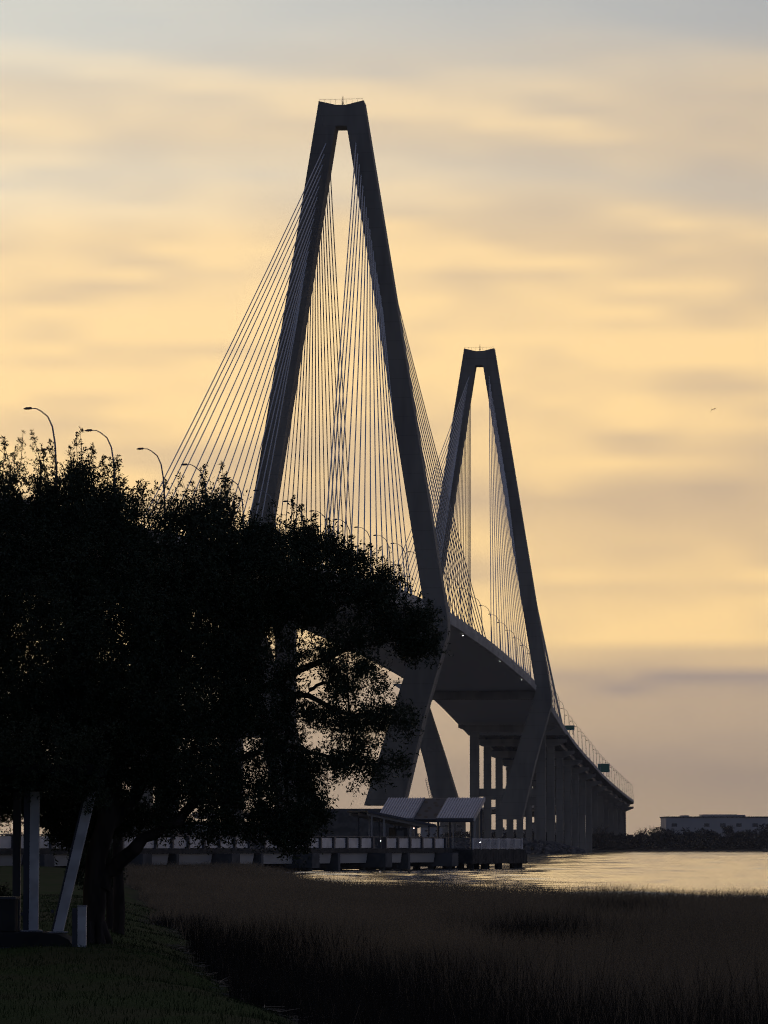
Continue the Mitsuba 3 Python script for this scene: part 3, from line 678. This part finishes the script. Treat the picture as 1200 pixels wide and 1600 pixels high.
def twig_leaves(base, dirs, length, n, size, r, spread=1.0):
    """Leaves set along twigs: base, dirs (k, 3), length (k,). Returns the leaf quads."""
    k = len(base)
    t = (np.arange(n)[None] + r.random((k, n))) / n
    p = base[:, None] + dirs[:, None] * (length[:, None] * t)[..., None]
    d = dirs[:, None] * .55 + spread * .75 * r.normal(size=(k, n, 3)); d /= np.linalg.norm(d, axis=2, keepdims=True)
    sd = np.cross(d, r.normal(size=(k, n, 3))); sd /= np.linalg.norm(sd, axis=2, keepdims=True)
    L = (size * r.uniform(.65, 1.25, (k, n)))[..., None]
    W = L * .2
    v = np.stack([p, p + d * L * .55 + sd * W, p + d * L, p + d * L * .45 - sd * W], 2).reshape(-1, 3)
    return v

def clumps(points, depth, r, per, rad, nleaf, size, tall=None):
    """points (k, 2) in the crown's x-z plane, depth (k,): half thickness there; each clump holds `per` twigs."""
    y = TY + depth * r.uniform(-1, 1, len(points))
    c = np.repeat(np.stack([points[:, 0], y, points[:, 1]], 1), per, 0)
    d = r.normal(size=c.shape) + [0, 0, .25]; d /= np.linalg.norm(d, axis=1, keepdims=True)
    L = rad * r.uniform(.4, 1.1, len(c))
    return twig_leaves(c + r.normal(size=c.shape) * rad * .22, d, L, nleaf, size, r)

r = np.random.default_rng(11)
pts, dist = sample_in(DENSE, 5200, r)
keep = dist > .03 + .42 * np.clip(meshkit.fbm(np.stack([pts[:, 0] * 1.9, pts[:, 1] * 1.9, pts[:, 0] * 0], -1), 3, 77) - .40, 0, 1) * 3.0
pts, dist = pts[keep], dist[keep]
half = np.minimum(2.3, .25 + 1.0 * dist)
left = pts[:, 0] < -4.4 + .5 * (r.random(len(pts)) - .5)
edge_y = np.linspace(0, 1, 1)
V_main, V_left = [], []
V_main.append(clumps(pts[~left], half[~left], r, 12, .30, 10, .062))
V_left.append(clumps(pts[left], half[left], r, 12, .30, 10, .062))
m_pts, m_d = sample_in([(-2.35, 4.7), (-1.75, 4.7), (-1.6, 3.2), (-1.55, 2.5), (-2.6, 2.6), (-2.5, 3.6)], 75, r); V_main.append(clumps(m_pts, .3 + m_d, r, 9, .26, 9, .058))
b_pts, b_d = sample_in(BAND, 165, r); V_main.append(clumps(b_pts, .2 + b_d, r, 12, .26, 10, .06))
s_pts, s_d = sample_in(SPARSE, 190, r); V_main.append(clumps(s_pts, .3 + 1.2 * s_d, r, 3, .24, 9, .056))
LOW = [(-6.72, 3.39), (-5.7, 3.39), (-5.45, 3.34), (-4.58, 3.39), (-4.02, 3.19), (-3.66, 2.78), (-3.81, 2.65), (-4.37, 2.63), (-4.96, 2.45), (-5.33, 2.51), (-5.49, 2.78), (-5.9, 2.89), (-6.71, 2.78)]
l_pts, l_d = sample_in(LOW, 420, r); V_left.append(clumps(l_pts, .2 + 1.2 * l_d, r, 12, .26, 10, .06) + [0, 1.4, 0])
FRONT = [(-6.8, 3.0), (-6.1, 3.12), (-5.55, 3.2), (-5.1, 3.2), (-4.6, 3.28), (-4.3, 3.3), (-4.1, 4.2), (-6.8, 4.2)]
l_pts, l_d = sample_in(FRONT, 170, r); V_left.append(clumps(l_pts, .2 + .2 * l_d, r, 9, .2, 9, .055) - [0, 3.2, 0])
g_pts, g_d = sample_in([(-4.75, 2.95), (-4.2, 2.85), (-4.1, 3.4), (-4.7, 3.4)], 26, r); V_left.append(clumps(g_pts, .1 + .2 * g_d, r, 8, .16, 8, .05) - [0, 2.9, 0])
f_pts, f_d = sample_in(FRINGE, 75, r); V_main.append(clumps(f_pts, .3 + f_d * 0, r, 7, .22, 9, .056))
bp_ = []
for x, z, a, b in BLOBS:
    n = max(5, int(46 * a * b * 3.14 / .2)); g, q = r.uniform(0, 6.28, n), np.sqrt(r.random(n)) * .85
    bp_.append(np.stack([x + a * q * np.cos(g), z + b * q * np.sin(g)], 1))
bp_ = np.vstack(bp_); V_main.append(clumps(bp_ + r.normal(size=bp_.shape) * .05, np.full(len(bp_), .35), r, 7, .24, 9, .056))
# ragged rim: short leafy shoots leaning outwards all along the crown's edge
P = Polygon(DENSE); rim_b, rim_d = [], []
L_ = P.exterior.length; cx, cz = P.centroid.x, P.centroid.y
for k in range(1300):
    q = P.exterior.interpolate(r.uniform(0, L_)); o = np.array([q.x - cx, 0, (q.y - cz) * 1.6]); o /= np.linalg.norm(o)
    rim_b.append((q.x - o[0] * .12, TY + r.uniform(-.5, .5), q.y - o[2] * .12)); rim_d.append(o + r.normal(size=3) * .6 + [0, 0, .25])
rim_b, rim_d = np.array(rim_b), np.array(rim_d); rim_d /= np.linalg.norm(rim_d, axis=1, keepdims=True)
rl = .12 + .42 * r.random(len(rim_b)) ** 2
rv = twig_leaves(rim_b, rim_d, rl, 9, .055, r, .8)
lf = np.repeat(rim_b[:, 0] < -4.4, 36); V_main.append(rv[~lf]); V_left.append(rv[lf])
# tall thin shoots on top
W_main, W_left = MB(), MB()
for x, z in SPRIGS:
    for rep in range(3):
        xx, zz = (x, z) if rep == 0 else (x + r.uniform(-.28, .28), z - r.uniform(.05, .40))
        hh = r.uniform(.75, 1.05); y = TY + r.uniform(-.4, .4)
        base = np.array([xx + r.uniform(-.15, .15), y, zz - hh]); tip = np.array([xx, y, zz])
        mid = (base + tip) / 2 + r.normal(size=3) * [.05, .05, .02]
        (W_left if x < -4.4 else W_main).tube([base, mid, tip], [.010, .006, .002], 4)
        n = 30
        t = np.sort(r.random(n)) ** .9
        q = base + (tip - base) * t[:, None]
        dd = np.stack([r.normal(size=n), r.normal(size=n), r.uniform(.3, 1.2, n)], 1); dd /= np.linalg.norm(dd, axis=1, keepdims=True)
        vv = twig_leaves(q, dd, .03 + .26 * (1 - t) * r.uniform(.5, 1.2, n), 6, .05, r, .8)
        (V_left if x < -4.4 else V_main).append(vv)
quads = lambda V: (lambda a: (a, np.arange(len(a)).reshape(-1, 4)))(np.vstack(V))

def limb(mb, p, r0, r1, seed=0, n=14, wob=.05):
    g = np.random.default_rng(seed); p = np.array(p, float)
    t = np.linspace(0, 1, len(p)); tt = np.linspace(0, 1, n)
    q = np.stack([PchipInterpolator(t, p[:, k])(tt) for k in range(3)], 1)
    q[1:-1] += g.normal(size=(n - 2, 3)) * wob * r0
    rr = r0 + (r1 - r0) * tt; rr = rr * (1 + .05 * g.normal(size=n)); rr[0] = r0 * 1.25
    mb.tube(q, rr, 12)

oak = thing('oak_tree', 'big dark oak with dense spreading crown hiding the left half of the bridge', 'tree')
mb = MB(); limb(mb, [(-4.62, 65, .55), (-4.62, 65, .95), (-4.6, 65, 1.42), (-4.57, 65, 2.02), (-4.47, 65, 2.63), (-4.3, 65, 3.4), (-4.0, 65, 4.3), (-3.6, 65.2, 5.4)], .22, .11, 1, 20)
for k in range(7):                                                     # root flare
    a = k * .9; mb.tube([(-4.62 + .44 * math.cos(a), 65 + .44 * math.sin(a), .62), (-4.62 + .25 * math.cos(a), 65 + .25 * math.sin(a), .83), (-4.62 + .12 * math.cos(a), 65 + .12 * math.sin(a), 1.2)], [.05, .09, .09], 8)
obj('trunk', mb, 'bark', oak, smooth=60)
for j, (pl, r0, r1) in enumerate([([(-4.5, 65, 1.75), (-4.22, 64.95, 2.14), (-3.91, 64.9, 2.43), (-3.56, 64.9, 2.71), (-3.15, 64.9, 2.99), (-2.65, 65, 3.4), (-2.0, 65, 3.9)], .135, .05),
                                  ([(-4.45, 65, 2.7), (-3.8, 65.3, 3.5), (-2.9, 65.5, 4.4), (-1.8, 65.5, 5.0), (-.6, 65.4, 5.6), (.4, 65.3, 5.9)], .12, .02),
                                  ([(-1.6, 65.2, 5.2), (-1.58, 65.2, 4.2), (-1.55, 65.2, 3.2), (-1.5, 65.2, 2.5)], .05, .015),
                                  ([(-1.8, 65.5, 5.0), (-1.1, 65.3, 4.75), (-.5, 65.2, 4.5), (.1, 65.2, 4.45), (.4, 65.2, 4.35)], .05, .012),
                                  ([(-1.9, 65.4, 4.2), (-1.2, 65.3, 3.9), (-.6, 65.2, 3.75), (.0, 65.2, 3.7), (.5, 65.2, 3.72)], .045, .008),
                                  ([(-1.2, 65.3, 4.9), (-.7, 65.2, 5.1), (-.3, 65.2, 5.25)], .03, .008),
                                  ([(-1.0, 65.4, 5.5), (-.6, 65.2, 4.9), (-.5, 65.2, 4.2), (-.55, 65.2, 3.6)], .025, .008),
                                  ([(-3.9, 65, 4.5), (-3.3, 64.6, 5.8), (-2.6, 64.8, 7.2), (-2.4, 64.9, 7.9)], .1, .02),
                                  ([(-3.6, 65.2, 5.4), (-4.2, 65.6, 6.6), (-4.6, 65.4, 7.8)], .09, .02)]):
    m = MB(); limb(m, pl, r0, r1, 20 + j, 16, .35)
    obj('branch', m, 'bark', oak, smooth=60)
obj('twigs', W_main, 'bark', oak, kind='stuff')
obj('foliage', quads(V_main), 'leaf', oak, kind='stuff')

oak2 = thing('oak_tree', 'dark oak at the left edge of the frame with thin leafy shoots above its crown', 'tree')
mb = MB(); limb(mb, [(-7.6, 66, .5), (-7.5, 66, 1.6), (-7.3, 66, 2.8), (-6.8, 66, 4.2), (-6.3, 65.6, 6.0)], .3, .12, 5, 16); obj('trunk', mb, 'bark', oak2, smooth=60)
for j, pl in enumerate(([(-7.2, 66, 3.0), (-6.2, 65.6, 3.7), (-5.2, 65.3, 4.6), (-4.9, 65.2, 6.2), (-4.9, 65, 8.0)], [(-6.8, 66, 4.2), (-6.9, 65.4, 6.2), (-6.2, 65.2, 8.2)], [(-6.5, 65.8, 5.2), (-5.7, 65.4, 7.0), (-5.5, 65.2, 8.3)])):
    m = MB(); limb(m, pl, .11, .02, 50 + j, 14, .3); obj('branch', m, 'bark', oak2, smooth=60)
obj('twigs', W_left, 'bark', oak2, kind='stuff')
obj('foliage', quads(V_left), 'leaf', oak2, kind='stuff')

def back_tree(x, y, h, rr, lab, seed, lean):
    g = np.random.default_rng(seed); k = thing('young_oak', lab, 'tree')
    mb = MB(); limb(mb, [(x, y, .55), (x, y, .95), (x + lean * .1, y, 1.7), (x + lean * .3, y, 2.7), (x + lean * .6, y, 4.2), (x + lean, y, 5.6)], rr, rr * .45, seed, 16); obj('trunk', mb, 'bark', k, smooth=60)
    for j in range(4):
        a = g.uniform(0, 6.28); z0 = g.uniform(3.2, 4.6); m = MB()
        limb(m, [(x + lean * .5, y, z0), (x + .6 * math.cos(a), y + .6 * math.sin(a), z0 + .7), (x + 1.3 * math.cos(a), y + 1.3 * math.sin(a), z0 + 1.6)], rr * .4, .015, seed + j, 8, .3); obj('branch', m, 'bark', k, smooth=60)
    c = np.stack([x + lean + g.normal(size=130) * .85, y + g.normal(size=130) * .8, 5.0 + g.normal(size=130) * .75], 1)
    cc = np.repeat(c, 12, 0); d = g.normal(size=cc.shape); d /= np.linalg.norm(d, axis=1, keepdims=True)
    obj('foliage', quads([twig_leaves(cc, d, .3 * g.uniform(.4, 1.1, len(cc)), 9, .06, g)]), 'leaf', k, kind='stuff')
back_tree(-4.86, 75, 5.5, .13, 'straight slim trunk standing right behind the big oak trunk', 61, -.05)
back_tree(-5.20, 78, 5.3, .11, 'thinner slim trunk between the big oak trunk and the straight one', 67, -.4)

def shrub(lab, x, y, z0, rx, rz, seed, n=90):
    g = np.random.default_rng(seed); k = thing('shrub', lab, 'shrub')
    for j in range(5):
        a = g.uniform(0, 6.28); obj('stem', MB().tube([(x, y, z0 - .1), (x + rx * .4 * math.cos(a), y + rx * .4 * math.sin(a), z0 + rz)], [.025, .01], 5), 'bark', k)
    d = g.normal(size=(n, 3)); d /= np.linalg.norm(d, axis=1, keepdims=True); q = g.random((n, 1)) ** .4
    c = np.array([x, y, z0 + rz]) + d * q * [rx, rx, rz * .9]
    cc = np.repeat(c, 10, 0); dd = g.normal(size=cc.shape); dd /= np.linalg.norm(dd, axis=1, keepdims=True)
    obj('foliage', quads([twig_leaves(cc, dd, .22 * g.uniform(.4, 1.1, len(cc)), 9, .055, g)]), 'leaf', k, kind='stuff')
shrub('dark rounded shrub at the left edge beside the shelter post', -6.35, 66.5, .85, .36, .5, 71)
shrub('dark bush behind the two shelter posts', -5.45, 78, 1.5, .55, .52, 72, 130)

# ------------------------------------------------------------------ park shelter legs, plinth, bollard
ps = thing('park_shelter', 'park shelter with one upright and one leaning white post on a stone base', 'shelter')
GZ = .84
def post(p0, p1, w, rot):
    p0, p1 = np.array(p0, float), np.array(p1, float); c, s = math.cos(rot), math.sin(rot)
    o = np.array([[c, s, 0], [-s, c, 0], [-c, -s, 0], [s, -c, 0]]) * w * .7071
    return MB().hexa(np.vstack([p0 + o, p1 + o]))
def plank(x0, x1, xa, xb, y0, y1, z0, z1):
    return MB().hexa(np.array([(x0, y0, z0), (x1, y0, z0), (x1, y1, z0), (x0, y1, z0), (xa, y0, z1), (xb, y0, z1), (xb, y1, z1), (xa, y1, z1)], float))
obj('post', plank(-5.41, -5.27, -5.40, -5.265, 62.42, 62.56, GZ + .29, 3.24), 'post_paint', ps, label='upright white post')
obj('post', plank(-5.04, -4.89, -4.544, -4.394, 62.42, 62.56, GZ + .27, 3.24), 'post_paint', ps, label='leaning white post')
obj('dark_strip', plank(-5.50, -5.413, -5.50, -5.403, 62.45, 62.62, GZ + .29, 3.24), 'steel_dark', ps, label='dark strip on the left of the upright post')  # dark planks set along the left of the white posts
obj('dark_strip', plank(-5.07, -5.043, -4.58, -4.463, 62.45, 62.62, GZ + .27, 3.24), 'steel_dark', ps, label='dark strip on the left of the leaning post')
for x, z in ((-5.0, 1.42), (-5.46, 1.38)): obj('bolt', MB().tube([(x - .05, 62.40, z), (x - .05, 62.45, z)], .03, 6), 'steel_dark', ps)
obj('base_plate', MB().box((-5.39, 62.5, GZ + .285), (.34, .34, .02), .2), 'galvanised', ps)
obj('base_plate', MB().box((-4.98, 62.5, GZ + .265), (.3, .3, .02), .2), 'galvanised', ps)
obj('roof_beam', MB().box((-6.1, 62.5, 3.36), (3.5, .22, .24)), 'tar_timber', ps)
obj('roof', MB().box((-6.5, 63.6, 3.565), (4.2, 3.6, .16)), 'tar_timber', ps)
obj('back_post', MB().box((-5.83, 65.0, 2.1), (.12, .12, 2.55)), 'steel_dark', ps)
prof = [(-6.6, GZ - .4), (-4.62, GZ - .4), (-4.66, GZ + .02), (-4.76, GZ + .16), (-4.92, GZ + .24), (-5.2, GZ + .27), (-6.6, GZ + .27)]
obj('stone_base', MB().extrude(prof, lambda p, k: np.array([p[0], (61.9, 63.1)[k], p[1]])), 'timber_dark', ps)
obj('step', MB().box((-5.5, 61.7, GZ - .03), (1.3, .38, .14)), 'concrete_dark', ps)
cab = thing('storage_box', 'black box standing on the stone base at the left edge of the frame', 'box')
obj('body', MB().box((-5.96, 62.4, GZ + .28 + .24), (.72, .6, .48)), 'timber_dark', cab); obj('lid', MB().box((-5.96, 62.4, GZ + .785), (.76, .64, .04)), 'steel_dark', cab)
bol = thing('bollard', 'short square white bollard in front of the big oak trunk', 'bollard')
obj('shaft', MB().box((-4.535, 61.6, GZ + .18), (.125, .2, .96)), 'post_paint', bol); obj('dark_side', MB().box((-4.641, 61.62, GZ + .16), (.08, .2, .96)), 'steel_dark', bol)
obj('cap', MB().box((-4.535, 61.6, GZ + .672), (.135, .21, .02)), 'galvanised', bol)

# ------------------------------------------------------------------ grasses
def blades(x, y, z, h, w, lean, r):
    """Tapered bent blades, three triangles each."""
    n = len(x); a = r.uniform(0, 2 * np.pi, n); side = np.stack([np.cos(a), np.sin(a), 0 * a], 1) * (w / 2)[:, None]
    b = r.uniform(0, 2 * np.pi, n); ln = np.stack([np.cos(b), np.sin(b), 0 * b], 1) * (lean * h)[:, None]
    p = np.stack([x, y, z], 1); up = np.stack([0 * h, 0 * h, h], 1)
    m, t = p + up * .55 + ln * .3, p + up + ln
    v = np.stack([p - side, p + side, m + side * .75, m - side * .75, t], 1).reshape(-1, 3)
    i = np.arange(n)[:, None] * 5
    return v, np.vstack([i + [0, 1, 2], i + [0, 2, 3], i + [3, 2, 4]])

def fb(x, y, sx, sy, seed, o=3): return meshkit.fbm(np.stack([x * sx, y * sy, x * 0], -1), o, seed)

def scatter(n, y0, y1, power, spread, r):
    """Points over the wedge of ground the camera can see (and a margin), thinner with distance."""
    y = (y0 ** power + r.random(n) * (y1 ** power - y0 ** power)) ** (1 / power)
    x = r.uniform(-1, 1, n) * (y * spread + 1.5)
    return x, y
r = np.random.default_rng(31)
x, y = scatter(430000, 24, 205, 1.35, .125, r)
x2, y2 = scatter(130000, 200, 450, 1.3, .105, r)
x, y = np.concatenate([x, x2]), np.concatenate([y, y2])
wob = fb(x, y, .25, .12, 4) - .5
inside = (x > shore_edge(y) - .3 + 1.6 * wob) & (y < marsh_end(x) + 5 * wob)
x, y = x[inside], y[inside]
tuft = fb(x, y, .5, .35, 14); big = fb(x, y, .07, .045, 15)
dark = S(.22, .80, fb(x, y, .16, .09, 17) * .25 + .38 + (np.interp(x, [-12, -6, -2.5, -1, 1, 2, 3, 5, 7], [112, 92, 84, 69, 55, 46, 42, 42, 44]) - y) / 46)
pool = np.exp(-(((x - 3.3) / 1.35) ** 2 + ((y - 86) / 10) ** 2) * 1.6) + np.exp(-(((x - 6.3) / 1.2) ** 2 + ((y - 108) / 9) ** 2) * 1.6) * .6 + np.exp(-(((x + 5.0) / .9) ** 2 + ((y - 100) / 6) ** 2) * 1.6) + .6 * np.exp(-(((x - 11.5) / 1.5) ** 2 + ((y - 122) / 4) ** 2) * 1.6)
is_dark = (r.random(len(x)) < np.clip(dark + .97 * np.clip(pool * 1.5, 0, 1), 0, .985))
h = (.62 + .34 * big + .45 * (tuft - .42)) * r.uniform(.72, 1.2, len(x)) * (1 - .35 * np.clip(pool, 0, 1))
h = h * np.interp(x - shore_edge(y), [-.5, 2.5], [.45, 1])
z = ground_z(x, y) - .03
w = np.interp(y, [24, 60, 200, 400], [.0042, .0075, .022, .05]) * r.uniform(.7, 1.3, len(x))
lean = r.uniform(.02, .62, len(x))
a = ~is_dark
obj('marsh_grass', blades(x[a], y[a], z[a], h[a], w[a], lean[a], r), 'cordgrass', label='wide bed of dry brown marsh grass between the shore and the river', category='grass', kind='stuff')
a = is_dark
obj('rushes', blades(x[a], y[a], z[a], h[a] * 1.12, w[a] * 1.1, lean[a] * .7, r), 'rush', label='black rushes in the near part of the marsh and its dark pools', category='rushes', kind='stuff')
x, y = scatter(90000, 26, 130, 1.3, .125, r)
e = shore_edge(y) + 1.6 * (fb(x, y, .25, .12, 4) - .5)
a = (x < e + .2)
x, y, e = x[a], y[a], e[a]
obj('lawn_grass', blades(x, y, ground_z(x, y) - .01, (.035 + .05 * fb(x, y, 1.2, .7, 22)) * r.uniform(.6, 1.3, len(x)), np.interp(y, [26, 130], [.006, .02]), r.uniform(.1, .7, len(x)), r), 'turf', label='short dark green lawn on the shore at the lower left', category='grass', kind='stuff')
# wrack line of washed-up dead stems where lawn meets marsh
n = 1500
y = r.uniform(32, 110, n); x = shore_edge(y) + 1.6 * (fb(shore_edge(y), y, .25, .12, 4) - .5) - .15 - .35 * r.random(n) ** 1.5 * np.sign(r.normal(size=n))
keep = fb(x, y, .8, .35, 27) > .46
x, y = x[keep], y[keep]; z = ground_z(x, y)
mb = MB()
for xi, yi, zi in zip(x, y, z):
    g = r.uniform(0, 6.28); L = r.uniform(.06, .28); d = np.array([math.cos(g), math.sin(g), r.uniform(-.05, .25)]) * L
    mb.tube([(xi, yi, zi + .03), np.array([xi, yi, zi + .03]) + d], [.006, .004], 3)
obj('wrack', mb, 'wrack_stem', label='scattered line of pale dead stems washed up along the lawn edge', category='debris', kind='stuff')

# ------------------------------------------------------------------ unseen trees added behind the viewer and at left to shade the near shore
gr = np.random.default_rng(91)
cen, rad = [], []
for x, y, h in [(-24, -12, 15), (-14, -16, 17), (-5, -14, 15), (4, -17, 16), (13, -15, 15), (22, -18, 17), (31, -16, 14), (-31, -2, 16), (-27, 10, 15), (-22, 22, 14), (-20, 34, 14), (-19, 46, 13), (-18, 58, 13), (-19, 70, 12), (-21, 84, 12), (-9, -6, 13), (9, -8, 13), (-14, 30, 14), (-14, 42, 15), (-15, 54, 14), (-17, 64, 13)]:
    for k in range(26):
        d = gr.normal(size=3); d /= np.linalg.norm(d)
        cen.append(np.array([x, y, h * .62]) + d * gr.random() ** .5 * np.array([4.3, 4.3, h * .36])); rad.append((1.7, 1.7, 1.3))
obj('added_shade_trees', leaf_cloud(cen, rad, 90, .34, 92), 'leaf', label='dark unseen trees added left of and behind the viewer to shade the shore', category='trees', kind='stuff')

# ------------------------------------------------------------------ evening haze in one box round everything
scene['haze_medium'] = {'type': 'homogeneous', 'albedo': {'type': 'rgb', 'value': [.95, .95, .95]}, 'sigma_t': 4.5e-5}
obj('haze', {'type': 'cube', 'bsdf': {'type': 'null'}, 'interior': {'type': 'ref', 'id': 'haze_medium'}}, None, label='thin evening haze over the river', category='haze', kind='stuff',
    to_world=T().translate([0, 1500, 94]).scale([30000, 9000, 98]))
scene['camera']['medium'] = {'type': 'ref', 'id': 'haze_medium'}
